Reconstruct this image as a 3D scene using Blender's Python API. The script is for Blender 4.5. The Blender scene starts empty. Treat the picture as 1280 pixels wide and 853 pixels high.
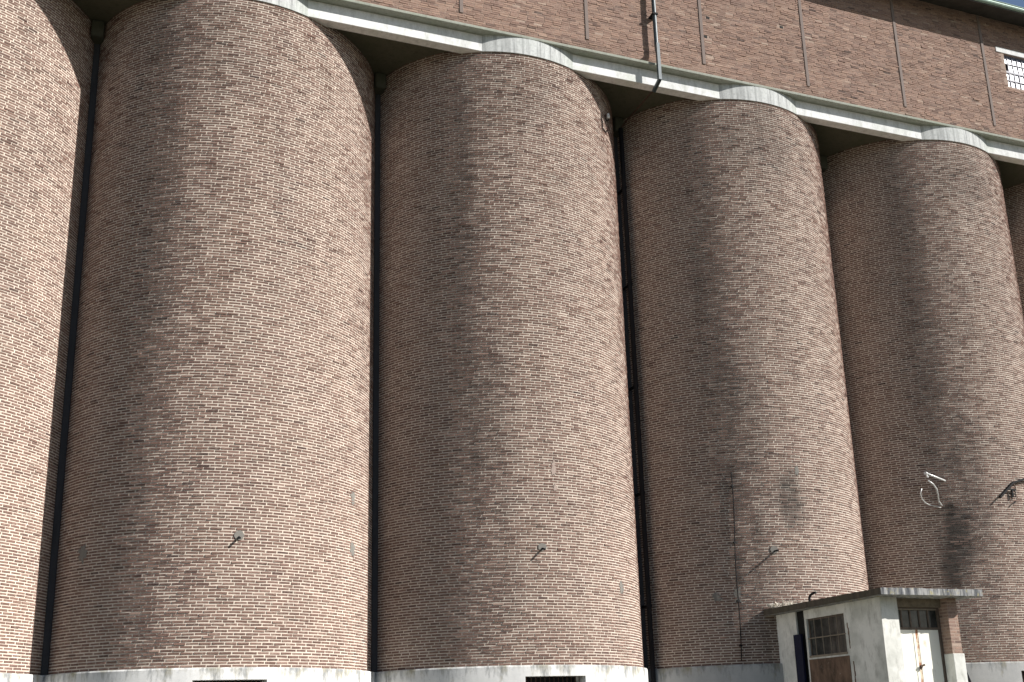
import bpy, math, random
import numpy as np
from mathutils import Vector, Matrix

# ------------------------------------------------------------------ scene, camera, light
sc = bpy.context.scene
COL = sc.collection
PI = math.pi
random.seed(7)
rng = np.random.default_rng(11)

YAW, PIT, ROL = 0.3558, 0.2557, -0.0276
CAM = Vector((4.7815, -24.4321, -1.2387))
fw = Vector((math.sin(YAW)*math.cos(PIT), math.cos(YAW)*math.cos(PIT), math.sin(PIT)))
rt = Vector((math.cos(YAW), -math.sin(YAW), 0))
up = rt.cross(fw)
r2 = rt*math.cos(ROL) + up*math.sin(ROL)
u2 = -rt*math.sin(ROL) + up*math.cos(ROL)
cd = bpy.data.cameras.new('camera')
cam = bpy.data.objects.new('camera', cd)
COL.objects.link(cam)
M = Matrix((( r2.x, u2.x, -fw.x, CAM.x), (r2.y, u2.y, -fw.y, CAM.y), (r2.z, u2.z, -fw.z, CAM.z), (0, 0, 0, 1)))
cam.matrix_world = M
cd.sensor_width = 36.0
cd.lens = 36.0*1309.0/1280.0
cd.shift_y = 135.4/1280.0
cd.clip_start = 0.1
cd.clip_end = 3000
sc.camera = cam

SUN_A = math.radians(38.5)      # in front of the wall plane, from the right
SUN_E = math.radians(34.5)
sdir = Vector((math.cos(SUN_A)*math.cos(SUN_E), -math.sin(SUN_A)*math.cos(SUN_E), math.sin(SUN_E)))
world = bpy.data.worlds.new('World'); sc.world = world
world.use_nodes = True
wn = world.node_tree
for n in list(wn.nodes): wn.nodes.remove(n)
sky = wn.nodes.new('ShaderNodeTexSky'); sky.sky_type = 'NISHITA'; sky.sun_disc = False
sky.sun_elevation = SUN_E; sky.sun_rotation = math.atan2(sdir.x, sdir.y) % (2*PI)
sky.dust_density = 1.0; sky.air_density = 0.9
bg = wn.nodes.new('ShaderNodeBackground'); bg.inputs['Strength'].default_value = 0.05
wo = wn.nodes.new('ShaderNodeOutputWorld')
wn.links.new(sky.outputs[0], bg.inputs['Color']); wn.links.new(bg.outputs[0], wo.inputs['Surface'])
sl = bpy.data.lights.new('sun', 'SUN'); sl.energy = 5.0; sl.angle = math.radians(0.5); sl.color = (1.0, 0.955, 0.905)
so = bpy.data.objects.new('sun', sl); COL.objects.link(so)
so.rotation_euler = sdir.to_track_quat('Z', 'Y').to_euler(); so.location = (30, -30, 40)
sc.view_settings.view_transform = 'Standard'
sc.view_settings.look = 'None'
sc.view_settings.gamma = 1.0
sc.view_settings.use_curve_mapping = False
sc.view_settings.exposure = 1.12

# ------------------------------------------------------------------ dimensions (metres, z=0 is the top of the plinth)
R = 3.5; S = 6.675; ZT = 14.71; YB = -3.311; ZG = -2.84
ZS0, ZS1, YS = 15.16, 15.235, -3.535        # ledge slab
YW = -3.1                                  # upper wall face

# ------------------------------------------------------------------ helpers
def tag(o, label=None, cat=None, group=None, kind=None):
    if label: o['label'] = label
    if cat: o['category'] = cat
    if group: o['group'] = group
    if kind: o['kind'] = kind
    return o
def empty(name, loc, label=None, cat=None, group=None):
    o = bpy.data.objects.new(name, None); COL.objects.link(o); o.location = loc
    o.empty_display_size = 0.3
    return tag(o, label, cat, group)
class MB:
    def __init__(s): s.v = []; s.f = []; s.m = []
    def add(s, vs, fs, mi=0):
        b = len(s.v); s.v += [tuple(v) for v in vs]
        for f in fs: s.f.append(tuple(b+i for i in f)); s.m.append(mi)
        return s
    def box(s, x0, x1, y0, y1, z0, z1, mi=0):
        vs = [(x0,y0,z0),(x1,y0,z0),(x1,y1,z0),(x0,y1,z0),(x0,y0,z1),(x1,y0,z1),(x1,y1,z1),(x0,y1,z1)]
        return s.add(vs, [(0,3,2,1),(4,5,6,7),(0,1,5,4),(1,2,6,5),(2,3,7,6),(3,0,4,7)], mi)
    def bar(s, a, b, w, h=None, mi=0, upv=(0,0,1)):
        a = Vector(a); b = Vector(b); h = h or w
        d = (b-a).normalized(); u = Vector(upv)
        if abs(d.dot(u)) > .98: u = Vector((0,1,0))
        x = d.cross(u).normalized()*w/2; y = x.cross(d).normalized()*h/2
        vs = [a-x-y, a+x-y, a+x+y, a-x+y, b-x-y, b+x-y, b+x+y, b-x+y]
        return s.add(vs, [(0,3,2,1),(4,5,6,7),(0,1,5,4),(1,2,6,5),(2,3,7,6),(3,0,4,7)], mi)
    def tube(s, pts, r, n=10, mi=0, caps=True):
        pts = [Vector(p) for p in pts]; rings = []
        rr = r if isinstance(r, (list, tuple)) else [r]*len(pts)
        prev = None
        for i, p in enumerate(pts):
            d = (pts[min(i+1, len(pts)-1)] - pts[max(i-1, 0)]).normalized()
            if prev is None:
                u = Vector((0,0,1)) if abs(d.z) < .9 else Vector((0,1,0))
                x = d.cross(u).normalized()
            else:
                x = (prev - d*prev.dot(d)).normalized()
            prev = x; y = d.cross(x)
            rings.append([p + (x*math.cos(2*PI*k/n) + y*math.sin(2*PI*k/n))*rr[i] for k in range(n)])
        b = len(s.v)
        for rg in rings: s.v += [tuple(q) for q in rg]
        for i in range(len(pts)-1):
            for k in range(n):
                a0 = b+i*n+k; a1 = b+i*n+(k+1) % n
                s.f.append((a0, a1, a1+n, a0+n)); s.m.append(mi)
        if caps:
            s.f.append(tuple(b+k for k in range(n))[::-1]); s.m.append(mi)
            e = b+(len(pts)-1)*n; s.f.append(tuple(e+k for k in range(n))); s.m.append(mi)
        return s
    def build(s, name, mats, parent=None, smooth=False, loc=None):
        me = bpy.data.meshes.new(name); me.from_pydata(s.v, [], s.f)
        mats = mats if isinstance(mats, (list, tuple)) else [mats]
        for m in mats: me.materials.append(m)
        me.polygons.foreach_set('material_index', s.m)
        if smooth: me.polygons.foreach_set('use_smooth', [True]*len(s.f))
        me.update()
        o = bpy.data.objects.new(name, me); COL.objects.link(o)
        if parent is not None: o.parent = parent
        if loc is not None: o.location = loc
        return o
def bevel(o, w, seg=2):
    m = o.modifiers.new('bevel', 'BEVEL'); m.width = w; m.segments = seg; m.limit_method = 'ANGLE'
    return o

# ------------------------------------------------------------------ materials
class NT:
    def __init__(s, name):
        s.m = bpy.data.materials.new(name); s.m.use_nodes = True; s.t = s.m.node_tree
        for n in list(s.t.nodes): s.t.nodes.remove(n)
        s.o = s.n('ShaderNodeOutputMaterial'); s.b = s.n('ShaderNodeBsdfPrincipled')
        s.l(s.b.outputs[0], s.o.inputs['Surface'])
        s.b.inputs['Specular IOR Level'].default_value = 0.3
    def n(s, t, **k):
        nd = s.t.nodes.new(t)
        for a, v in k.items(): setattr(nd, a, v)
        return nd
    def l(s, a, b): s.t.links.new(a, b)
    def coord(s, scale=(1,1,1), loc=(0,0,0)):
        tc = s.n('ShaderNodeTexCoord'); mp = s.n('ShaderNodeMapping')
        mp.inputs['Scale'].default_value = scale; mp.inputs['Location'].default_value = loc
        s.l(tc.outputs['Object'], mp.inputs['Vector']); return mp.outputs[0]
    def noise(s, scale, detail=4, rough=.6, vs=(1,1,1), loc=(0,0,0), dist=0):
        n = s.n('ShaderNodeTexNoise'); n.inputs['Scale'].default_value = scale
        n.inputs['Detail'].default_value = detail; n.inputs['Roughness'].default_value = rough
        n.inputs['Distortion'].default_value = dist
        s.l(s.coord(vs, loc), n.inputs['Vector']); return n.outputs['Fac']
    def ramp(s, fac, stops, interp='LINEAR'):
        r = s.n('ShaderNodeValToRGB'); r.color_ramp.interpolation = interp
        el = r.color_ramp.elements
        while len(el) < len(stops): el.new(0.5)
        for e, (p, c) in zip(el, stops):
            e.position = p; e.color = (c[0], c[1], c[2], 1) if not isinstance(c, (int, float)) else (c, c, c, 1)
        s.l(fac, r.inputs['Fac']); return r.outputs['Color']
    def mix(s, fac, a, b, mode='MIX'):
        m = s.n('ShaderNodeMix', data_type='RGBA', blend_type=mode)
        for i, v in ((0, fac), (6, a), (7, b)):
            if isinstance(v, (int, float)): m.inputs[i].default_value = v
            elif isinstance(v, tuple): m.inputs[i].default_value = (*v, 1)
            else: s.l(v, m.inputs[i])
        return m.outputs[2]
    def math(s, op, a, b=0.0):
        m = s.n('ShaderNodeMath', operation=op)
        for i, v in ((0, a), (1, b)):
            if isinstance(v, (int, float)): m.inputs[i].default_value = v
            else: s.l(v, m.inputs[i])
        return m.outputs[0]
    def attr(s, name):
        a = s.n('ShaderNodeAttribute'); a.attribute_name = name; return a.outputs['Fac']
    def bump(s, h, strength=.5, dist=.01):
        b = s.n('ShaderNodeBump'); b.inputs['Strength'].default_value = strength; b.inputs['Distance'].default_value = min(dist, .004)
        s.l(h, b.inputs['Height']); s.l(b.outputs[0], s.b.inputs['Normal'])
    def fin(s, col, rough=.9, metal=0, dr=.6):
        if isinstance(col, tuple): s.b.inputs['Base Color'].default_value = (*col, 1)
        else: s.l(col, s.b.inputs['Base Color'])
        s.b.inputs['Diffuse Roughness'].default_value = dr; s.b.inputs['Roughness'].default_value = rough; s.b.inputs['Metallic'].default_value = metal
        return s.m

def brick_mat(name, stops):
    n = NT(name)
    c = n.ramp(n.attr('rnd'), stops)
    big = n.noise(.9, 4, .6, loc=(3, 1, 7))
    c = n.mix(n.ramp(big, [(.35, 0.0), (.7, .3)]), c, (0.225, 0.143, 0.105), 'MIX')
    fine = n.noise(60, 3, .7)
    c = n.mix(.75, c, n.ramp(fine, [(.3, .55), (.7, 1.3)]), 'MULTIPLY')
    # lime bloom smeared from the joints
    lime = n.noise(14, 4, .7, loc=(9, 2, 0))
    c = n.mix(n.ramp(lime, [(.52, 0.0), (.72, .5)]), c, (.36, .31, .255))
    c = n.mix(n.attr('stain_shade'), c, (.045, .040, .036))
    n.bump(n.noise(90, 4, .7), .5, .0012)
    n.b.inputs['Specular IOR Level'].default_value = .15; return n.fin(c, .95, 0, .5)
def mortar_mat(name, base):
    n = NT(name)
    c = n.mix(n.ramp(n.noise(8, 4, .7), [(.3, 0.0), (.75, .8)]), base, tuple(v*.62 for v in base))
    c = n.mix(n.attr('stain_shade'), c, (.05, .046, .042))
    n.bump(n.noise(70, 3, .6), .5, .0012)
    return n.fin(c, .95)
MBRICK = brick_mat('silo brick', [(0, (.052, .032, .032)), (.15, (.098, .057, .050)), (.5, (.168, .102, .084)), (.8, (.215, .138, .115)), (1, (.29, .205, .170))])
MMORT = mortar_mat('silo mortar', (.62, .55, .47))
MBRICK2 = brick_mat('upper wall brick', [(0, (.095, .068, .062)), (.22, (.21, .142, .12)), (.5, (.31, .207, .167)), (.78, (.365, .248, .193)), (1, (.48, .39, .32))])
MMORT2 = mortar_mat('upper wall mortar', (.41, .31, .25))

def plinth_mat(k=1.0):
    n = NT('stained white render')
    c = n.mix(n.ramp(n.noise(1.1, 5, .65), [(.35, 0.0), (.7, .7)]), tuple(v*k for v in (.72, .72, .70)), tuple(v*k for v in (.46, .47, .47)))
    tc = n.n('ShaderNodeTexCoord'); sp = n.n('ShaderNodeSeparateXYZ'); n.l(tc.outputs['Object'], sp.inputs[0])
    top = n.n('ShaderNodeMapRange'); n.l(sp.outputs['Z'], top.inputs[0])
    top.inputs[1].default_value = -.75; top.inputs[2].default_value = -.02
    drip = n.noise(2.4, 6, .7, vs=(1.6, 1.6, .45), loc=(2, 0, 0))
    msk = n.ramp(n.math('MULTIPLY_ADD', top.outputs[0], .28) if False else n.math('ADD', n.math('MULTIPLY', top.outputs[0], .34), drip), [(.72, 0.0), (.88, .8)])
    c = n.mix(msk, c, n.mix(n.ramp(n.noise(3, 3), [(.45, 0.0), (.6, 1.0)]), (.13, .14, .14), (.22, .20, .12)))
    spot = n.noise(9, 5, .75, loc=(5, 5, 5))
    c = n.mix(n.ramp(spot, [(.60, 0.0), (.74, .55)]), c, (.24, .25, .27))
    n.bump(n.noise(25, 5, .7), .4, .01)
    return n.fin(c, .85)
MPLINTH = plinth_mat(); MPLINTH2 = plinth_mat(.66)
def concrete_mat(name, base, dark, moss, sv=(4, 4, .5), lo=.5, hi=.75, bmp=.35):
    n = NT(name)
    c = n.mix(n.ramp(n.noise(2.0, 5, .7, vs=sv), [(lo, 0.0), (hi, .8)]), base, dark)
    c = n.mix(n.ramp(n.noise(1.3, 4, .6, loc=(4, 4, 1)), [(.5, 0.0), (.7, .6)]), c, moss)
    c = n.mix(n.ramp(n.noise(18, 5, .75), [(.45, 0.0), (.75, .5)]), c, dark)
    n.bump(n.noise(30, 5, .7), bmp, .012)
    return n.fin(c, .9)
MBEAM = concrete_mat('weathered beam concrete', (.78, .79, .79), (.46, .47, .46), (.54, .58, .51), sv=(3, 3, 1), lo=.47, hi=.75)
MCAP = concrete_mat('streaked cap concrete', (.60, .62, .61), (.21, .22, .22), (.42, .46, .41), sv=(6, 6, .25), lo=.45, hi=.68)
MSLAB = concrete_mat('mossy ledge concrete', (.34, .36, .31), (.2, .21, .18), (.27, .31, .23))
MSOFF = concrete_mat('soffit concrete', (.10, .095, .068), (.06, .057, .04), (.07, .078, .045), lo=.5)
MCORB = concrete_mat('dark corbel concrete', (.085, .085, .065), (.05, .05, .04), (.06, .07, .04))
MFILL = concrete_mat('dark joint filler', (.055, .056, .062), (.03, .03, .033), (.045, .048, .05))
MGROOVE = concrete_mat('grey joint strip', (.225, .18, .16), (.15, .12, .11), (.20, .165, .145))
MPATCH = concrete_mat('grey mortar patch', (.20, .19, .17), (.13, .12, .11), (.17, .17, .15))
MPALEPATCH = concrete_mat('pale mortar patch', (.36, .29, .25), (.26, .21, .18), (.30, .25, .22))
def simple(name, col, rough=.7, metal=0, var=.25, sc_=12, bmp=.15):
    n = NT(name)
    c = n.mix(n.ramp(n.noise(sc_, 4, .65), [(.35, 0.0), (.7, 1.0)]), col, tuple(v*(1-var) for v in col))
    if bmp: n.bump(n.noise(sc_*5, 3), bmp, .004)
    return n.fin(c, rough, metal)
MBLACK = simple('black painted metal', (.005, .005, .007), .9, 0)
MPIPE = simple('weathered zinc pipe', (.065, .085, .095), .5, .2, .4)
MDARK = simple('dark interior', (.012, .012, .012), .9)
MGUTTER = simple('green grey gutter', (.34, .46, .40), .5, .2, .3)
MROOF = simple('dark roof underside', (.05, .047, .042), .9, 0, .4, 3)
MHEAD = simple('weathered header render', (.24, .20, .15), .9, 0, .4)
MWOOD = simple('brown painted frame', (.15, .115, .09), .7, 0, .4)
MGALV = simple('pale galvanised steel', (.62, .63, .62), .4, .3, .2)
MRUSTY = simple('rusty steel', (.09, .055, .04), .8, .2, .4)
MNAVY = simple('navy painted board', (.005, .007, .030), .8, 0, .3)
MBAR = simple('tan painted bars', (.26, .22, .17), .7, 0, .3)
def hutwall_mat():
    n = NT('hut render')
    c = n.mix(n.ramp(n.noise(1.6, 5, .65), [(.38, 0.0), (.66, .8)]), (.76, .76, .72), (.46, .47, .43))
    c = n.mix(n.ramp(n.noise(5, 6, .75, vs=(1.5, 1.5, .5), loc=(1, 3, 2)), [(.52, 0.0), (.72, .65)]), c, (.28, .27, .24))
    n.bump(n.noise(22, 5, .7), .35, .01)
    return n.fin(c, .85)
MHUT = hutwall_mat()
def patch_mat():
    n = NT('brown stained panel')
    c = n.mix(n.ramp(n.noise(3.5, 6, .7, vs=(1, 1.4, .6)), [(.40, 0.0), (.68, 1.0)]), (.20, .13, .09), (.075, .05, .035))
    c = n.mix(n.ramp(n.noise(8, 5, .8, loc=(3, 3, 3)), [(.62, 0.0), (.72, .8)]), c, (.42, .37, .31))
    n.bump(n.noise(30, 5, .7), .5, .01)
    return n.fin(c, .9)
MPANEL = patch_mat()
def slab_mat():
    n = NT('lichen roof slab')
    c = n.mix(n.ramp(n.noise(5, 5, .75, vs=(2.2, 2.2, .25)), [(.42, 0.0), (.6, 1.0)]), (.36, .36, .35), (.07, .075, .085))
    c = n.mix(n.ramp(n.noise(7, 4, .7, loc=(6, 1, 1)), [(.56, 0.0), (.68, .9)]), c, (.40, .36, .16))
    n.bump(n.noise(25, 5, .8), .6, .015)
    return n.fin(c, .95)
MROOFSLAB = slab_mat()
MSLABSIDE = concrete_mat('dark brown slab edge', (.10, .085, .065), (.05, .042, .034), (.09, .09, .05), lo=.45, hi=.7)  # darker brown for the slab's sides and back, the front stays paler
def door_mat():
    n = NT('cream painted door')
    c = n.mix(n.ramp(n.noise(6, 5, .7, vs=(1, 1, .4)), [(.60, 0.0), (.72, .7)]), (.80, .79, .71), (.55, .46, .35))
    return n.fin(c, .5)
MDOOR = door_mat()
def rustseam():
    n = NT('rust stained seam')
    c = n.mix(n.ramp(n.noise(9, 5, .7, vs=(1, 1, .5)), [(.45, 0.0), (.55, 1.0)]), (.62, .55, .42), (.34, .13, .05))
    return n.fin(c, .7)
MSEAM = rustseam()
def glass_mat():
    n = NT('dark dusty glass')
    c = n.ramp(n.noise(4, 5, .7), [(.4, (.02, .023, .023)), (.75, (.09, .093, .088))])
    return n.fin(c, .18)
MGLASS = glass_mat()
def opal_mat():
    n = NT('whitened window glass')
    c = n.ramp(n.noise(1.6, 3, .6, loc=(2, 2, 2)), [(.4, (.25, .27, .34)), (.65, (.16, .19, .27))])
    m = n.fin(c, .15); n.b.inputs['Specular IOR Level'].default_value = .3
    return m
MOPAL = opal_mat()
def ground_mat():
    n = NT('gravel yard')
    c = n.ramp(n.noise(.6, 6, .7), [(.35, (.055, .060, .035)), (.65, (.14, .13, .095))])
    c = n.mix(n.ramp(n.noise(30, 4, .8), [(.4, 0.0), (.7, .6)]), c, (.10, .09, .07))
    n.bump(n.noise(40, 4, .8), .6, .02)
    return n.fin(c, .95)
MGROUND = ground_mat()

# ------------------------------------------------------------------ brickwork generator
def vnoise(x, y, seed):
    r = np.random.default_rng(seed); T = r.random((64, 64))
    xi = np.floor(x).astype(int); yi = np.floor(y).astype(int); fx = x-xi; fy = y-yi
    fx = fx*fx*(3-2*fx); fy = fy*fy*(3-2*fy)
    a = T[yi % 64, xi % 64]; b = T[yi % 64, (xi+1) % 64]; c = T[(yi+1) % 64, xi % 64]; d = T[(yi+1) % 64, (xi+1) % 64]
    return (a*(1-fx)+b*fx)*(1-fy)+(c*(1-fx)+d*fx)*fy
def fbm(x, y, seed, o=4):
    t = 0; a = 1; n = 0
    for k in range(o): t = t+a*vnoise(x*2**k, y*2**k, seed+k); n += a; a *= .55
    return t/n
def sstep(a, b, x):
    t = np.clip((x-a)/(b-a), 0, 1); return t*t*(3-2*t)

def brick_arrays(u0, u1, v0, v1, L, H, jx, jz, prot, pv, tilt, seed, keep=None, miss=0.002, bond=.10):
    """Every brick as a five-faced block in (u, v, d) space, d = height above the wall plane."""
    r = np.random.default_rng(seed)
    rows = int(round((v1-v0)/H)); cols = int((u1-u0)/L)+2
    H = (v1-v0)/rows
    H0 = H
    jj, ii = np.meshgrid(np.arange(rows), np.arange(cols), indexing='ij')
    shift = np.where(np.arange(rows) % 2 == 0, 0.0, .5) + r.normal(0, bond, rows)
    ua = u0 + (ii-1+shift[:, None])*L
    cut = r.normal(0, .006, ua.shape)
    a = ua+cut; b = ua+L-jx+np.roll(cut, -1, 1)+r.normal(0, .003, ua.shape)
    zz = v0+jj*H
    c = zz+jz/2+r.normal(0, .0016, ua.shape); d = zz+H-jz/2+r.normal(0, .0016, ua.shape)
    a, b, c, d = [q.ravel() for q in (a, b, c, d)]
    a = np.clip(a, u0, u1); b = np.clip(b, u0, u1)
    ok = (b-a > .03)
    mu = (a+b)/2; mv = (c+d)/2
    ok &= r.random(len(a)) > miss
    if keep is not None: ok &= keep(a, b, c, d)
    a, b, c, d = a[ok], b[ok], c[ok], d[ok]; n = len(a)
    base = prot + r.normal(0, pv, n) + (r.random(n) < .04)*r.random(n)*pv*2.2
    base = np.maximum(base, prot*.45)
    V = np.empty((n, 8, 3)); cham = prot*.38
    dz = r.normal(0, .0014, (n, 4))
    for k, (uu, vv) in enumerate(((a, c), (b, c), (b, d), (a, d))):
        V[:, k, 0] = uu; V[:, k, 1] = vv; V[:, k, 2] = -.004
        V[:, k+4, 0] = uu + (cham if k in (0, 3) else -cham)
        V[:, k+4, 1] = vv + dz[:, k] + (cham*.5 if k in (0, 1) else -cham*.5)
        V[:, k+4, 2] = np.maximum(base+r.normal(0, tilt, n), prot*.4)
    F = np.array([(4,5,6,7),(0,1,5,4),(1,2,6,5),(2,3,7,6),(3,0,4,7)])
    faces = (np.arange(n)[:, None, None]*8 + F[None]).reshape(-1, 4)
    rnd = np.repeat(np.clip(.5+r.normal(0, .17, n), 0, 1), 8)
    return V.reshape(-1, 3), faces, rnd

def mesh_np(name, V, faces, mi, attrs, mats, parent=None, smooth_idx=None):
    me = bpy.data.meshes.new(name)
    me.vertices.add(len(V)); me.vertices.foreach_set('co', V.astype(np.float32).ravel())
    me.loops.add(faces.size); me.loops.foreach_set('vertex_index', faces.astype(np.int32).ravel())
    me.polygons.add(len(faces)); me.polygons.foreach_set('loop_start', np.arange(0, faces.size, 4, dtype=np.int32))
    me.polygons.foreach_set('material_index', mi.astype(np.int32))
    if smooth_idx is None: smooth_idx = np.zeros(len(faces), bool)
    me.polygons.foreach_set('use_smooth', smooth_idx)
    for m in mats: me.materials.append(m)
    for k, a in attrs.items():
        at = me.attributes.new(k, 'FLOAT', 'POINT'); at.data.foreach_set('value', a.astype(np.float32))
    me.update(calc_edges=True); me.validate()
    o = bpy.data.objects.new(name, me); COL.objects.link(o)
    if parent is not None: o.parent = parent
    return o

# soot patches, dark upper zones and tall bands painting terminator shade, per silo: (phi deg, z, half width deg, half height m, strength)
STAIN_SHADE = {
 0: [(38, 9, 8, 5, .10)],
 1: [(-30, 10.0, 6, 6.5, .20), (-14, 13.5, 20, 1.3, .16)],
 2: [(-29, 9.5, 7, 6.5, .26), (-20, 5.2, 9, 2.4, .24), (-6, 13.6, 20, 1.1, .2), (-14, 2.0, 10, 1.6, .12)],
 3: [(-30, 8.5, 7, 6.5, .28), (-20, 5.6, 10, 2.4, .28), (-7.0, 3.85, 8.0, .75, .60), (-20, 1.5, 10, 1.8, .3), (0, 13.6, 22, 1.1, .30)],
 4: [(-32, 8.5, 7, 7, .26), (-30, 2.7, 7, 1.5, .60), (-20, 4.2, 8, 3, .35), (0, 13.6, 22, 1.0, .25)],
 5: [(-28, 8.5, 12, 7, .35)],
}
def stain_shade_of(i, phi, z):
    """soot, dark upper zones and painted terminator shade on the wall, with ragged outlines"""
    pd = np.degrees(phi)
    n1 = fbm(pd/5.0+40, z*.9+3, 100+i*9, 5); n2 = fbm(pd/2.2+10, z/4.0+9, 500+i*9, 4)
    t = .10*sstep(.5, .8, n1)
    for (p, zc, hw, hh, s) in STAIN_SHADE.get(i, []):
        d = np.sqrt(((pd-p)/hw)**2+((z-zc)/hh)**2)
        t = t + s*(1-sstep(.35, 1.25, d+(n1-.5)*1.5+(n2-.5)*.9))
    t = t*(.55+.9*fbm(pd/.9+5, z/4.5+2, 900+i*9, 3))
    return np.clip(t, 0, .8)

def polar(V, cyl_r):
    ph = V[:, 0]/R; rr = cyl_r+V[:, 2]
    return np.stack([rr*np.sin(ph), -rr*np.cos(ph), V[:, 1]], 1), ph

RM = R-.008
def silo_wall(i, parent):
    u0, u1 = -math.radians(100)*R, math.radians(100)*R
    def keep(a, b, c, d):
        m = np.minimum(np.abs(a), np.abs(b)) < math.radians(21)*R
        return ~(m & (d > ZT-.006)) 
    V, F, rnd = brick_arrays(u0, u1, -.07, ZT+.12, .238, .060, .022, .0215, .0078, .0028, .0026, 20+i, keep, 0)
    P, ph = polar(V, RM)
    st = np.clip(stain_shade_of(i, ph, V[:, 1])*(.45+1.1*(1-rnd)), 0, .85)
    # mortar drum
    na, nz = 240, 246
    pa = np.linspace(-PI, PI, na+1)[:-1]; za = np.linspace(-.07, ZT+.12, nz+1)
    A, Z = np.meshgrid(pa, za)
    rr = RM + (vnoise(A*R/.12+99, Z/.09, 77+i)-.5)*.003
    G = np.stack([rr*np.sin(A), -rr*np.cos(A), Z], 2).reshape(-1, 3)
    g = np.arange((nz+1)*na).reshape(nz+1, na)
    q = np.stack([g[:-1], np.roll(g, -1, 1)[:-1], np.roll(g, -1, 1)[1:], g[1:]], 2).reshape(-1, 4)
    st2 = stain_shade_of(i, A.ravel(), Z.ravel())
    VV = np.vstack([G, P]); FF = np.vstack([q, F+len(G)])
    mi = np.concatenate([np.ones(len(q)), np.zeros(len(F))])
    sm = np.concatenate([np.ones(len(q), bool), np.zeros(len(F), bool)])
    return mesh_np('wall', VV, FF, mi, {'rnd': np.concatenate([np.zeros(len(G)), rnd]), 'stain_shade': np.concatenate([st2, st])}, [MBRICK, MMORT], parent, sm)

def P(i, phi_deg, z, r=R):
    a = math.radians(phi_deg); return Vector((i*S+r*math.sin(a), -r*math.cos(a), z))
def pl(phi_deg, z, r=R):
    a = math.radians(phi_deg); return Vector((r*math.sin(a), -r*math.cos(a), z))

# ------------------------------------------------------------------ ground
g = MB(); N = 24
xs = [-900, -300, -100, -40, -10, 0, 5, 10, 15, 20, 25, 30, 45, 100, 300, 900]
for a in xs:
    for b in xs: g.v.append((a+10, b, ZG))
n_ = len(xs)
for a in range(n_-1):
    for b in range(n_-1): g.f.append((a*n_+b, (a+1)*n_+b, (a+1)*n_+b+1, a*n_+b+1)); g.m.append(0)
tag(g.build('ground', MGROUND), 'pale gravel yard in front of the silos', kind='structure')

# ------------------------------------------------------------------ silos
RP = 3.585
W0, W1 = math.radians(-10.3), math.radians(11.9); WZ0, WZ1 = -1.05, -.30
def plinth_mb():
    m = MB()
    na = 180
    ph = sorted(set([round(-PI+2*PI*k/na, 6) for k in range(na)] + [W0, W1]))
    ph = [p for p in ph if all(abs(p-w) > .012 or p == w for w in (W0, W1))]
    zs = [ZG-.05, WZ0, WZ1, -.10]
    k = len(ph)
    for z in zs:
        for p in ph: m.v.append((RP*math.sin(p), -RP*math.cos(p), z))
    for p in ph: m.v.append(((RP-.012)*math.sin(p), -(RP-.012)*math.cos(p), -.074))
    for p in ph: m.v.append(((R-.03)*math.sin(p), -(R-.03)*math.cos(p), -.064))
    for j in range(5):
        for a in range(k):
            b = (a+1) % k
            if j == 1 and W0-1e-6 <= ph[a] and ph[b] <= W1+1e-6 and b > a: continue
            m.f.append((j*k+a, j*k+b, (j+1)*k+b, (j+1)*k+a)); m.m.append(0)
    # reveal of the basement opening
    ins = [a for a in range(k) if W0-1e-6 <= ph[a] <= W1+1e-6]
    def rim(a, z, r): return (r*math.sin(ph[a]), -r*math.cos(ph[a]), z)
    for a, b in zip(ins[:-1], ins[1:]):
        m.add([rim(a, WZ1, RP), rim(b, WZ1, RP), rim(b, WZ1, RP-.4), rim(a, WZ1, RP-.4)], [(0, 3, 2, 1)])
        m.add([rim(a, WZ0, RP), rim(b, WZ0, RP), rim(b, WZ0, RP-.4), rim(a, WZ0, RP-.4)], [(0, 1, 2, 3)])
    for a, fl in ((ins[0], 0), (ins[-1], 1)):
        q = [rim(a, WZ0, RP), rim(a, WZ1, RP), rim(a, WZ1, RP-.4), rim(a, WZ0, RP-.4)]
        m.add(q, [(0, 1, 2, 3) if fl == 0 else (3, 2, 1, 0)])
    return m
def grate_mb():
    m = MB(); bk = MB()
    for k in range(13):
        a = W0+(W1-W0)*(k+.5)/13; r = RP-.17
        m.tube([(r*math.sin(a), -r*math.cos(a), WZ0), (r*math.sin(a), -r*math.cos(a), WZ1)], .011, 6)
    K = 8
    for k in range(K):
        a = W0+(W1-W0)*k/K; b = W0+(W1-W0)*(k+1)/K; r = RP-.36
        bk.add([(r*math.sin(a), -r*math.cos(a), WZ0), (r*math.sin(b), -r*math.cos(b), WZ0), (r*math.sin(b), -r*math.cos(b), WZ1), (r*math.sin(a), -r*math.cos(a), WZ1)], [(0, 1, 2, 3)])
    return bk, m
def cap_mb():
    m = MB(); rc = 3.527; zb, zt = ZT-.002, ZS0+.0
    a0 = math.acos(-(YB+.02)/rc); K = 28
    pts = []
    for k in range(K+1):
        a = -a0+2*a0*k/K; pts.append((rc*math.sin(a), -rc*math.cos(a)))
    n = len(pts)
    vs = [(x, y, zb) for x, y in pts]+[(x, y, zt) for x, y in pts]
    fs = [(k, k+1, n+k+1, n+k) for k in range(n-1)]
    fs += [tuple(range(n))[::-1], tuple(range(n, 2*n)), (n-1, 0, n, 2*n-1)]
    m.add(vs, fs)
    return m
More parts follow.
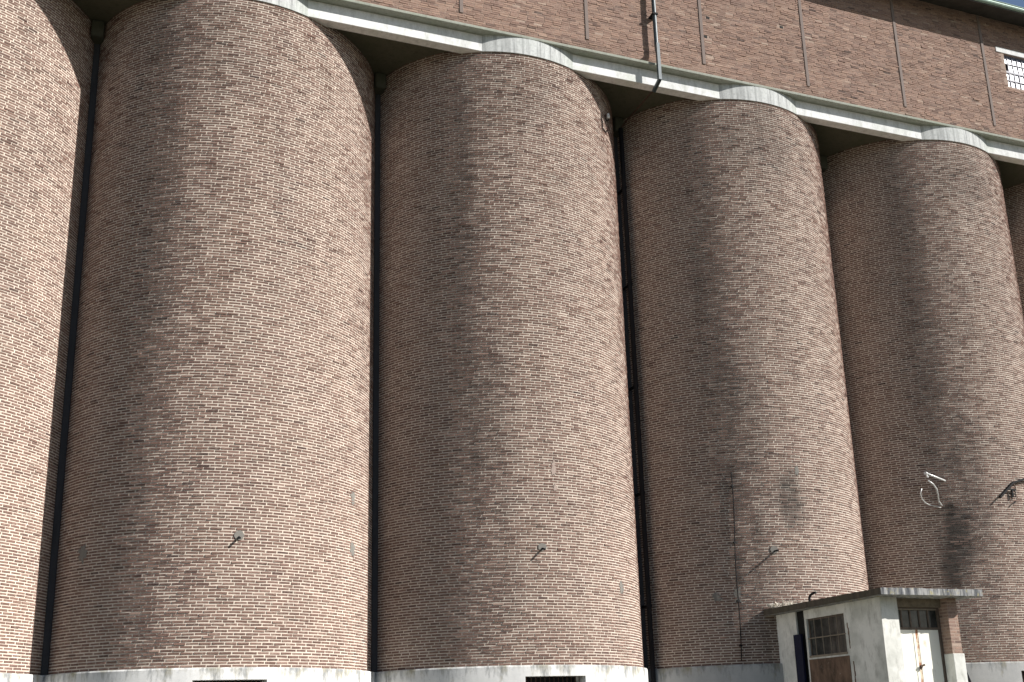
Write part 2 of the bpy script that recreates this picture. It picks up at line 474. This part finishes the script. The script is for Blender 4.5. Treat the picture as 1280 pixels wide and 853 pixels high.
def filler_mb():
    """narrow rendered strip that closes the crease between two silos, with a corbel block at the top"""
    m = MB(); x = S/2; y = -1.27
    pts = [(-.09, -.95), (-.075, y+.03), (-.055, y), (.055, y), (.075, y+.03), (.09, -.95)]
    n = len(pts); z0, z1 = -.09, ZT+.1
    m.add([(x+a, b, z0) for a, b in pts]+[(x+a, b, z1) for a, b in pts], [(k, k+1, n+k+1, n+k) for k in range(n-1)]+[(4, 3, 2, 1, 0, 5)[::1]])
    return m

LAB = {
 0: 'round brick silo cut off by the left edge of the photo, palest of the row',
 1: 'broad brick silo second from the left, short rod and grey patch low on its front',
 2: 'round brick silo left of the black downpipe, two pale patches above its short rod',
 3: 'round brick silo with dark round soot spot and thin vertical cable, left behind the hut',
 4: 'brick silo right of and behind the white hut, carrying the pale lamp arm',
 5: 'shaded sliver of brick silo cut off by the right edge of the photo',
}
PATCH = {1: [(-52.3, 2.23, .13, .17), (48.2, 2.46, .10, .16), (48.0, 3.6, .09, .14)], 2: [(35.3, 1.68, .09, .14), (3.1, 4.22, .065, .19), (3.4, 3.78, .05, .08)], 3: [(-37.5, 1.5, .10, .12), (-29.5, 1.55, .09, .2), (-1.2, 4.55, .06, .13)]}
silos = []
for i in range(6):
    t = empty('grain_silo', (i*S, 0, 0), LAB[i], 'silo', 'round brick grain silos standing in a row')
    silos.append(t)
    silo_wall(i, t)
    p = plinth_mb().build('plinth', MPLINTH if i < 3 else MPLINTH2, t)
    p.data.transform(Matrix.Translation((0, 0, 0)))
    bk, gr = grate_mb()
    o = bk.build('basement_opening', MDARK, t)
    gr.build('bar_grille', MRUSTY, o)
    c = cap_mb().build('cap', MCAP, t)
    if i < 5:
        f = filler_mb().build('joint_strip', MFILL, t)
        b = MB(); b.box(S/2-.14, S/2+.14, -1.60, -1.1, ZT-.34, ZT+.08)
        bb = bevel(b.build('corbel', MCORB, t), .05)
    for (ph, z, hw, hh) in PATCH.get(i, []):
        m = MB(); K = 34; rr = R+.003
        cen = [pl(ph, z, rr+.002)]; ring = []
        rs = random.Random(int(ph*10+z*7))
        for k in range(K):
            q = 2*PI*k/K; w = 1+rs.uniform(-.45, .30)
            ring.append(pl(ph+math.degrees(hw*w*math.cos(q)/R), z+hh*w*math.sin(q), rr))
        rim = [pl(math.degrees(math.atan2(v.x, -v.y))+0, v.z, R-.01) for v in ring]
        m.add(cen+ring+rim, [(0, 1+k, 1+(k+1) % K) for k in range(K)]+[(1+k, 1+K+k, 1+K+(k+1) % K, 1+(k+1) % K) for k in range(K)])
        m.build('mortar_patch', MPALEPATCH if (i, ph) in ((2, 3.1), (2, 3.4)) else MPATCH, t)

# ------------------------------------------------------------------ long building above the silos
X0, X1 = -5.0, 40.0
bld = empty('upper_building', (17.0, -3.1, ZS1), 'long orange brown brick gallery on the pale concrete ledge above all the silos', 'building')
off = Vector((17.0, -3.1, ZS1))
def bput(mb, name, mat, parent=bld):
    mb.v = [(v[0]-off.x, v[1]-off.y, v[2]-off.z) for v in mb.v]
    return mb.build(name, mat, parent)
m = MB(); m.box(X0, X1, YS, 3.6, ZS0, ZS1)
bevel(bput(m, 'ledge', MSLAB), .012)
m = MB(); m.box(X0, X1, YB, YB+.26, ZT, ZS0-.002)
bevel(bput(m, 'beam', MBEAM), .012)
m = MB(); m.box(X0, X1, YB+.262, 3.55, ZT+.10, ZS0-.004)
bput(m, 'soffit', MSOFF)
# brick wall front with window hole
ZU1 = 19.84
WX0, WX1, WU0, WU1 = 29.42, 31.62, 17.38, 18.56
def ukeep(a, b, c, d):
    k = ~((b > WX0-.01) & (a < WX1+.01) & (d > WU0-.01) & (c < WU1+.18))
    for (hx, hz) in ((18.675, 16.74), (18.80, 17.37), (21.2, 17.62)):
        k &= ~((a < hx) & (b > hx) & (np.abs((c+d)/2-hz) < .055))
    return k
V, F, rnd = brick_arrays(4.0, X1-4, ZS1, ZU1, .236, .060, .013, .012, .0055, .0042, .0034, 5, ukeep, .003, .25)
Pn = np.stack([V[:, 0], YW+.01-V[:, 2], V[:, 1]], 1)
st = .28*(1-sstep(.0, .5, V[:, 1]-ZS1+(fbm(V[:, 0]*1.2, V[:, 1]*3, 9)-.5)*.9)) + .12*sstep(.5, .8, fbm(V[:, 0]*.6, V[:, 1]*1.4, 31))
gv = []; gf = []
def gq(x0, x1, z0, z1):
    k = len(gv); gv.extend([(x0, YW+.01, z0), (x1, YW+.01, z0), (x1, YW+.01, z1), (x0, YW+.01, z1)]); gf.append((k, k+1, k+2, k+3))
gq(X0, WX0, ZS1, ZU1); gq(WX1, X1, ZS1, ZU1); gq(WX0, WX1, ZS1, WU0); gq(WX0, WX1, WU1, ZU1)
def gbox_side(pts):
    k = len(gv); gv.extend(pts); gf.append((k, k+1, k+2, k+3))
for (xx, s_) in ((WX0, 0), (WX1, 1)):
    gbox_side([(xx, YW+.01, WU0), (xx, YW+.01, WU1), (xx, YW+.35, WU1), (xx, YW+.35, WU0)])
gbox_side([(WX0, YW+.01, WU0), (WX1, YW+.01, WU0), (WX1, YW+.35, WU0), (WX0, YW+.35, WU0)])
gbox_side([(WX0, YW+.01, WU1), (WX1, YW+.01, WU1), (WX1, YW+.35, WU1), (WX0, YW+.35, WU1)])
gbox_side([(X0, YW+.01, ZS1), (X0, 3.3, ZS1), (X0, 3.3, ZU1), (X0, YW+.01, ZU1)])
gbox_side([(X1, YW+.01, ZS1), (X1, 3.3, ZS1), (X1, 3.3, ZU1), (X1, YW+.01, ZU1)])
gbox_side([(X0, 3.3, ZS1), (X1, 3.3, ZS1), (X1, 3.3, ZU1), (X0, 3.3, ZU1)])
G = np.array(gv); VV = np.vstack([G, Pn])-np.array(off)[None]
FF = np.vstack([np.array(gf), F+len(G)])
mesh_np('wall', VV, FF, np.concatenate([np.ones(len(gf)), np.zeros(len(F))]), {'rnd': np.concatenate([np.zeros(len(G)), rnd]), 'stain_shade': np.concatenate([np.zeros(len(G)), np.clip(st, 0, 1)])}, [MBRICK2, MMORT2], bld)
# grey vertical joint strips
for xg in (11.69, 15.11, 18.56, 21.9, 25.25, 28.58, 31.9):
    m = MB(); m.box(xg-.045, xg+.045, YW-.016, YW+.03, ZS1+.62, ZU1-.02)
    bput(m, 'joint_strip', MGROOVE)
# holes where a brick has fallen out
for (hx, hz) in ((18.675, 16.74), (18.80, 17.37), (21.2, 17.62)):
    m = MB(); m.box(hx-.05, hx+.05, YW+.002, YW+.04, hz-.035, hz+.035)
    bput(m, 'putlog_hole', MDARK)
# window
win = MB(); fy = YW+.10
nc, nr = 11, 4
fr = MB()
for k in range(nc+1):
    x = WX0+(WX1-WX0)*k/nc; fr.box(x-.016, x+.016, fy-.02, fy+.02, WU0, WU1)
for k in range(nr+1):
    z = WU0+(WU1-WU0)*k/nr; w = .035 if k in (0, 2, 4) else .016
    fr.box(WX0+.001, WX1-.001, fy-.024, fy+.016, max(z-w, WU0+.001), min(z+w, WU1-.001))
wf = bput(fr, 'window', simple('grey steel glazing bars', (.22, .23, .29), .6))
for a in range(nc):
    for b in range(nr):
        if (a, b) == (0, 2): continue
        x = WX0+(WX1-WX0)*a/nc; z = WU0+(WU1-WU0)*b/nr
        if b == 0 and a == 0: pass
        m = MB(); dx = random.uniform(-.002, .002)
        m.add([(x+.019, fy+dx, z+.02), (x+(WX1-WX0)/nc-.019, fy-dx, z+.02), (x+(WX1-WX0)/nc-.019, fy-dx+.004, z+(WU1-WU0)/nr-.02), (x+.019, fy+dx+.004, z+(WU1-WU0)/nr-.02)], [(0, 1, 2, 3)])
        bput(m, 'pane', MOPAL, wf)
m = MB(); m.box(WX0-.3, WX1+.3, YW-.012, YW+.34, WU1+.002, WU1+.17)
bput(m, 'lintel', MBEAM)
m = MB(); m.box(WX0-.05, WX1+.05, YW+.36, YW+.38, WU0-.1, WU1+.1)
bput(m, 'window_backing', MDARK)
# roof with eaves and gutter
YE = -3.91
m = MB()
prof = [(YE+.08, 19.50), (YE+.08, 19.58), (.2, 20.85), (4.3, 19.58), (4.3, 19.50), (.2, 20.77)]
m.add([(X0-.3, a, b) for a, b in prof]+[(X1+.3, a, b) for a, b in prof], [(k, 6+k, 6+(k+1) % 6, (k+1) % 6) for k in range(6)]+[(0, 1, 2, 5), (5, 2, 3, 4), (6, 11, 8, 7), (11, 10, 9, 8)])
rf = bput(m, 'roof', MROOF)
m = MB(); K = 8; pr = []
for k in range(K+1):
    a = PI*k/K; pr.append((YE+.09-.09*math.cos(a)*1.0, 19.64-.11*math.sin(a)))
vs = [(X0-.3, y, z) for y, z in pr]+[(X1+.3, y, z) for y, z in pr]; n = len(pr)
m.add(vs, [(k, n+k, n+k+1, k+1) for k in range(n-1)])
m.tube([(X0-.3, YE, 19.645), (X1+.3, YE, 19.645)], .016, 6)
bput(m, 'gutter', MGUTTER, rf)

# ------------------------------------------------------------------ downpipe between third and fourth silo
dp = empty('downpipe', (17.35, YW, ZS1), 'dark rainwater pipe dropping over the pale ledge and down the crease beside the middle silo', 'pipe')
def dput(mb, name, mat, parent=dp):
    o_ = dp.location; mb.v = [(v[0]-o_.x, v[1]-o_.y, v[2]-o_.z) for v in mb.v]; return mb.build(name, mat, parent)
px = 17.03; qx = 16.84
m = MB(); m.tube([(px, YW-.17, 19.45), (px, YW-.17, 15.90), (px, YW-.19, 15.84)], .055, 12); dput(m, 'upper_pipe', MPIPE)
m = MB(); m.bar((px, YW-.17, 15.86), (qx, YS-.10, 15.69), .11, .11); dput(m, 'elbow', MPIPE)
m = MB(); m.bar((qx, YS-.11, 15.74), (qx, YS-.11, 14.66), .085, .085)
m.bar((qx, YS-.11, 14.68), (qx-.02, YB-.02, 14.52), .08, .08); dput(m, 'lower_pipe', MPIPE)
jx, jy = 2.5*S, -1.62
m = MB(); m.tube([(qx-.02, YB-.02, 14.53), (qx-.03, YB+.12, 14.56), (jx+.06, jy-.05, 14.52), (jx, jy, 14.38)], .022, 8); dput(m, 'soffit_pipe', MRUSTY)
m = MB(); m.tube([(jx, jy, 14.42), (jx, jy, ZG)], .06, 12); dput(m, 'crease_pipe', MBLACK)
for z in (12.6, 9.8, 7.0, 4.2, 1.4):
    m = MB(); m.tube([(jx, jy, z), (jx, jy, z+.06)], .074, 12); m.box(jx-.02, jx+.02, jy+.05, jy+.38, z, z+.06); dput(m, 'bracket', MBLACK)
for z in (18.6, 16.9):
    m = MB(); m.box(px-.075, px+.075, YW-.24, YW+.0, z, z+.05); dput(m, 'bracket', MBLACK)

# ------------------------------------------------------------------ small fittings on the silos
def rod(i, ph, z, L, label, plate=.095, droop=.05):
    t = empty('wall_rod', P(i, ph, z), label, 'rod', 'iron rods sticking out of the silos')
    a = math.radians(ph); nrm = Vector((math.sin(a), -math.cos(a), 0)); tg = Vector((math.cos(a), math.sin(a), 0))
    m = MB(); m.tube([nrm*-.02, nrm*L+Vector((0, 0, -droop))], .022, 8); m.build('rod', MBLACK, t)
    m = MB(); K = 14
    pts = [tg*plate*math.cos(2*PI*k/K)*random.uniform(.85, 1.1)+Vector((0, 0, plate*math.sin(2*PI*k/K)*random.uniform(.85, 1.1)+.03))+nrm*.012 for k in range(K)]
    m.add(pts+[q-nrm*.04 for q in pts], [tuple(range(K))]+[(k, K+k, K+(k+1) % K, (k+1) % K) for k in range(K)])
    m.build('mortar_plug', MPATCH, t)
rod(1, 1.8, 2.45, .15, 'short dark rod in a grey mortar plug on the broad silo second from left')
rod(2, -2.5, 2.42, .17, 'short dark rod in a grey mortar plug low on the middle silo')
rod(3, -14.0, 2.55, .25, 'dark rod beside the vertical cable casting a long slanting shadow, above the hut', .10, .02)

cb = MB()
pts = [P(3, -28.3+(z-4.5)*.42+.25*math.sin(z*2.1), z, R+.03) for z in np.linspace(4.5, .02, 14)]
cb.tube(pts, .014, 6)
for k in (1, 5, 9, 12): cb.box(pts[k].x-.03, pts[k].x+.03, pts[k].y-.01, pts[k].y+.04, pts[k].z-.02, pts[k].z+.02)
tag(cb.build('wall_cable', MBLACK), 'thin black cable running straight down the silo with the dark round spot', 'cable')

# lamp arm on silo 4
lamp = empty('wall_lamp', P(4, -30.3, 4.66), 'pale tubular lamp arm with dangling curved cable on the silo right of the hut', 'lamp')
lo = lamp.location
def onpix(x, y, yy):
    """world point at depth y = yy for a position measured in the 1280 px photograph (used only to size real fittings)"""
    dd = fw + r2*((x-640)/1309.0) - u2*((y-426.5-135.4)/1309.0); t = (yy-CAM.y)/dd.y
    return CAM+dd*t
A_ = P(4, -30.3, 4.66, R-.02); B_ = onpix(1157.5, 592, -3.45)
m = MB(); m.tube([A_-lo, A_.lerp(B_, .25)-lo, B_-lo], [.025, .028, .028], 10); m.build('arm', MGALV, lamp, True)
m = MB(); d = (B_-A_).normalized(); m.tube([B_-d*.02-lo, B_+d*.05-lo], [.045, .04], 10); m.tube([B_-lo+Vector((0,0,-.03)), B_-lo+Vector((.04,0,-.11))], [.02, .028], 8); m.build('lamp_socket', MGALV, lamp)
c1 = [onpix(1160, 601, -3.42), onpix(1166, 605, -3.40), onpix(1171, 612, -3.35), onpix(1172.5, 620, -3.25), onpix(1173.5, 627, -3.12), P(4, -33.1, 4.0, R+.02)]
m = MB(); m.tube([q-lo for q in c1], .020, 8); m.build('cable', MGALV, lamp, True)
c2 = [onpix(1152, 611, -3.30), onpix(1150.5, 617, -3.26), onpix(1152.5, 624, -3.22), onpix(1157, 629, -3.15), onpix(1162, 631.5, -3.06), P(4, -33.6, 3.95, R+.0)]
m = MB(); m.tube([q-lo for q in c2], .015, 8); m.build('cable', MGALV, lamp, True)

# insulator bracket on silo 4, cut by the right edge
br = empty('insulator_bracket', P(4, 9.5, 4.75), 'dark bent iron bracket with hanging insulators, at the right edge of the photo', 'bracket')
bo = br.location
yb_ = -3.56
q = lambda x, y, yy=yb_: onpix(x, y, yy)-bo
m = MB(); m.bar(q(1250, 622), q(1266.5, 603), .065, .05); m.bar(q(1266, 603.5), q(1284, 598), .06, .05); m.bar(q(1283.5, 598), onpix(1300, 600, -3.44)-bo, .05, .05); m.build('arm', MBLACK, br)
m = MB(); m.bar(q(1261, 612), q(1270, 612.5), .03, .03); m.bar(q(1265, 612), q(1265.8, 622), .03, .03); m.bar(q(1266, 630), q(1269.5, 627), .03, .03); m.build('hanger', MBLACK, br)
for (a, b_) in ((1267.5, 615.5), (1268.3, 619.5)):
    m = MB(); K = 12; cc = q(a, b_)
    ring = [cc+Vector((.045*math.cos(2*PI*k/K), .0, .045*math.sin(2*PI*k/K))) for k in range(K+1)]
    m.tube(ring, .014, 6, caps=False); m.build('insulator', MBLACK, br)
m = MB(); m.bar(q(1266, 603), q(1270, 611), .02, .02); m.bar(q(1270, 611), q(1262, 611.5), .02, .02); m.build('stay', MRUSTY, br)

# small pale insulator high on the middle silo
insu = empty('wall_insulator', P(2, 44.6, 14.1), 'tiny white insulator on a black hook high at the right edge of the middle silo', 'insulator')
io = insu.location; aa = math.radians(46.5); nr_ = Vector((math.sin(aa), -math.cos(aa), 0))
m = MB(); m.tube([nr_*-.02+Vector((0,0,-.14)), nr_*.07+Vector((0,0,-.14)), nr_*.075+Vector((0,0,-.02))], .014, 8); m.build('hook', MBLACK, insu)
m = MB(); m.tube([nr_*.075+Vector((0,0,z)) for z in (-.08, -.07, -.01, .0, .05, .07)], [.02, .038, .042, .028, .036, .015], 12); m.build('porcelain', simple('white porcelain', (.8, .8, .78), .2, 0, .1, 5, 0), insu, True)

# ------------------------------------------------------------------ entrance hut
HX0, HX1, HY, HT = 19.08, 21.03, -7.03, 1.035
hut = empty('entrance_hut', (20.05, -7.0, ZG), 'small white rendered hut with flat lichened roof slab, built against the silos', 'hut')
ho = hut.location
def hput(mb, name, mat, parent=hut, **k):
    mb.v = [(v[0]-ho.x, v[1]-ho.y, v[2]-ho.z) for v in mb.v]; return mb.build(name, mat, parent, **k)
YG0, YG1 = -4.44, -4.13       # dark gap in the side wall
VY0, VY1, VZ0, VZ1 = -5.84, -4.51, -.02, .835
m = MB(); T = .2
m.box(HX0, HX0+T, YG1, -3.02, ZG, HT)                       # side wall, silo end
m.box(HX0, HX0+T, VY1, YG0, ZG, HT)
m.box(HX0, HX0+T, VY0, VY1, VZ1, HT); m.box(HX0, HX0+T, VY0, VY1, ZG, VZ0)
m.box(HX0, HX0+T, HY+.18, VY0, ZG, HT)
m.box(HX0, 19.50, HY, HY+.18, ZG, HT)                       # front post
m.box(HX1-.18, HX1, HY+.3, -2.6, ZG, HT)                     # far side wall
hw = hput(m, 'wall', MHUT)
m = MB(); m.box(20.74, HX1, HY-.03, HY+.3, ZG, -.10)
bevel(hput(m, 'pier_base', MHUT), .01)
# brick pier
V, F, rnd = brick_arrays(20.75, 21.0, -.095, HT, .236, .066, .026, .026, .0025, .001, .0008, 3, None, 0)
G = np.array([(20.75, HY-.01, -.1), (21.0, HY-.01, -.1), (21.0, HY-.01, HT), (20.75, HY-.01, HT), (20.75, HY+.3, -.1), (21.0, HY+.3, -.1), (21.0, HY+.3, HT), (20.75, HY+.3, HT)])
Pn = np.stack([V[:, 0], HY-.01-V[:, 2], V[:, 1]], 1)
V2, F2, rnd2 = brick_arrays(HY-.01, HY+.3, -.095, HT, .236, .066, .026, .026, .0025, .001, .0008, 4, None, 0)
P2 = np.stack([20.75-V2[:, 2], V2[:, 0], V2[:, 1]], 1); F2 = F2[:, ::-1]
gf = np.array([(0, 1, 2, 3), (1, 5, 6, 2), (4, 0, 3, 7)])
VV = np.vstack([G, Pn, P2])-np.array(ho)[None]
FF = np.vstack([gf, F+8, F2+8+len(Pn)])
mesh_np('brick_pier', VV, FF, np.concatenate([np.ones(3), np.zeros(len(F)+len(F2))]), {'rnd': np.concatenate([np.zeros(8), rnd, rnd2]), 'stain_shade': np.zeros(len(VV))}, [MBRICK2, MMORT2], hut)
# roof slab, slightly ragged
m = MB(); sx0, sx1, sy0, sy1, sz0, sz1 = 18.80, 21.38, -7.43, -2.7, HT+.0, HT+.135
nx, ny = 30, 50
def top(k, l, z, e): 
    x = sx0+(sx1-sx0)*k/nx; y = sy0+(sy1-sy0)*l/ny
    r_ = random.Random(k*97+l*13)
    if k in (0, nx): x += r_.uniform(-.012, .012)
    if l in (0,): y += r_.uniform(-.012, .012)
    return (x, y, z+r_.uniform(-.006, .006)*e)
b0 = len(m.v)
for k in range(nx+1):
    for l in range(ny+1): m.v.append(top(k, l, sz1, 1))
for k in range(nx+1):
    for l in range(ny+1): m.v.append(top(k, l, sz0, 0))
W_ = ny+1; TT = (nx+1)*W_
for k in range(nx):
    for l in range(ny):
        a = k*W_+l
        m.f.append((a, a+W_, a+W_+1, a+1)); m.m.append(0)
        m.f.append((TT+a, TT+a+1, TT+a+W_+1, TT+a+W_)); m.m.append(0)
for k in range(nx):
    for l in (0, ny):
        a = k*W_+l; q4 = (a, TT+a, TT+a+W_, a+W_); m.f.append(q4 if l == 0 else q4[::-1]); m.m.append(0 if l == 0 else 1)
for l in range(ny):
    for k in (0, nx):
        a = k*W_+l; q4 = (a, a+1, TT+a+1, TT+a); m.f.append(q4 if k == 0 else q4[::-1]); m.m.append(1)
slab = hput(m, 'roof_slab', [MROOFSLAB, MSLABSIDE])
# interior, floor, back
m = MB(); m.box(HX0+.04, HX0+.12, YG0-.0+.001, YG1-.001, ZG, HT-.002); hput(m, 'gap_dark_fill', MDARK)  # near-black box painted in for the dark of the gap
m = MB(); m.box(HX0+.55, HX0+.6, -6.7, -3.4, ZG, HT-.01); hput(m, 'inner_partition', MDARK)
# window in the side wall
m = MB(); gx = HX0+.07
for (a, b_) in ((VY0, VY0+.04), (VY1-.04, VY1)): m.box(gx-.02, gx+.03, a, b_, VZ0, VZ1)
for (a, b_) in ((VZ0, VZ0+.045), (VZ1-.04, VZ1)): m.box(gx-.021, gx+.031, VY0+.001, VY1-.001, a, b_)
wd = hput(m, 'window', MWOOD)
m = MB(); m.box(gx+.0, gx+.006, VY0+.04, VY1-.04, VZ0+.04, VZ1-.04); hput(m, 'pane', MGLASS, wd)
m = MB()
for k in range(1, 5):
    y = VY0+(VY1-VY0)*k/5; m.tube([(HX0+.012, y, VZ0+.01), (HX0+.012, y, VZ1-.01)], .010, 6)
m.box(HX0-.004, HX0+.022, VY0-.02, VY1+.0, .390, .413); m.box(HX0-.006, HX0+.022, VY0-.02, VY1+.0, VZ0+.0, VZ0+.045)
hput(m, 'bar_grille', MBAR, wd)
m = MB(); m.box(HX0-.012, HX0+.03, -5.90, -4.50, ZG+.02, VZ0-.035); hput(m, 'stained_panel', MPANEL)
# ragged crack / flaked render
for (yy, z0, z1) in ((-5.93, .62, .12), (-6.0, -.18, -1.1)):
    m = MB()
    rr_ = random.Random(int(z0*100)); zz = z0; y = yy
    while zz > z1:
        dz = rr_.uniform(.05, .11); m.box(HX0-.006, HX0+.01, y-.012-rr_.uniform(0, .018), y+rr_.uniform(.0, .012), zz-dz-.004, zz); zz -= dz; y += rr_.uniform(-.012, .012)
    hput(m, 'flaked_crack', MPANEL)
# front: door recessed, header, transom
DY = HY+.26
m = MB(); m.box(19.50, 20.74, HY+.16, HY+.34, .86, HT); hput(m, 'header', MHEAD)
m = MB()
m.box(19.50, 19.55, DY-.03, DY+.05, -2.2, .86); m.box(20.68, 20.74, DY-.03, DY+.05, -2.2, .86)
m.box(19.55, 20.68, DY-.031, DY+.05, .815, .858); m.box(19.55, 20.68, DY-.032, DY+.05, .405, .45)
for k in range(1, 5):
    x = 19.55+(20.68-19.55)*k/5; m.box(x-.016, x+.016, DY-.02, DY+.03, .43, .815)
tr = hput(m, 'door_frame', MWOOD)
m = MB(); m.box(19.55, 20.68, DY+.0, DY+.006, .43, .815); hput(m, 'transom_pane', MGLASS, tr)
m = MB(); m.box(19.55, 20.66, DY-.045, DY-.033, .80, .83); hput(m, 'transom_rail', MBAR, tr)
dr = MB(); dr.box(19.555, 20.02, DY-.012, DY+.03, -2.2, .40); hput(dr, 'door', MDOOR)
dl = MB(); dl.box(20.20, 20.675, DY-.012, DY+.03, -2.2, .40); d2 = hput(dl, 'door', MDOOR)
m = MB(); m.box(20.022, 20.075, DY-.022, DY+.03, -2.2, .402); m.box(20.145, 20.198, DY-.022, DY+.03, -2.2, .402); hput(m, 'door_stile', MDOOR)
m = MB(); m.box(20.078, 20.142, DY-.016, DY+.03, -2.2, .401); hput(m, 'door_seam', MSEAM, d2)
m = MB(); m.tube([(20.11, DY-.016, -.33), (20.11, DY-.07, -.33)], .018, 8); m.bar((20.07, DY-.07, -.34), (20.17, DY-.075, -.31), .03, .035); m.bar((20.085, DY-.05, -.40), (20.12, DY-.05, -.33), .03, .03); hput(m, 'handle', MRUSTY, d2)
m = MB(); m.box(19.3, 20.95, HY-.5, HY+.3, ZG, -2.2); hput(m, 'threshold', MBEAM)
# bent vent pipe on the slab
m = MB(); vy = -4.85; vx = 18.98
m.tube([(vx, vy, sz1-.02), (vx, vy, sz1+.10), (vx+.01, vy-.03, sz1+.15), (vx+.03, vy-.10, sz1+.19), (vx+.05, vy-.19, sz1+.195)], .028, 8)
hput(m, 'vent_pipe', MBLACK, True and hut)

# navy board by the gap
m = MB(); m.box(0, .05, -.14, .14, 0, 3.36)
nb = m.build('upright_board', MNAVY); nb.location = (HX0-.06, -4.20, ZG)
tag(nb, 'dark navy upright board standing against the side of the white hut', 'board')

# rubble on the roof slab corner
m = MB(); rs = random.Random(5)
for k in range(110):
    x = 18.83+rs.random()**1.5*.5; y = -3.42-rs.random()**1.3*.75; s_ = rs.uniform(.015, .05)*(1.3 if y > -3.8 else .8); z = sz1+s_*.4+rs.random()*.08
    c_ = Vector((x, y, z)); vs = [c_+Vector((rs.uniform(-1, 1), rs.uniform(-1, 1), rs.uniform(-.5, .9)))*s_ for _ in range(4)]
    m.add(vs, [(0, 1, 2), (0, 2, 3), (0, 3, 1), (1, 3, 2)])
for k in range(70):
    x = 18.83+rs.random()*.4; y = -3.4-rs.random()**1.3*.8
    a = Vector((x, y, sz1)); b_ = a+Vector((rs.uniform(-.16, .16), rs.uniform(-.2, .2), rs.uniform(.02, .15)))
    m.bar(a, b_, .012, .012)
tag(m.build('roof_debris', simple('pale dry twigs', (.62, .58, .5), .9)), 'pale dry twigs and rubble on the silo end of the hut roof', 'debris', kind='stuff')

# black hose right of the hut
m = MB(); hp = [(21.10, -6.9, -.42), (21.16, -6.9, -.50), (21.20, -6.92, -.66), (21.21, -6.95, -.9), (21.19, -6.95, -1.3), (21.15, -6.9, ZG+.02)]
m.tube(hp, .03, 8)
tag(m.build('black_hose', MBLACK, None, True), 'black hose hanging at the right hand corner of the white hut', 'hose')
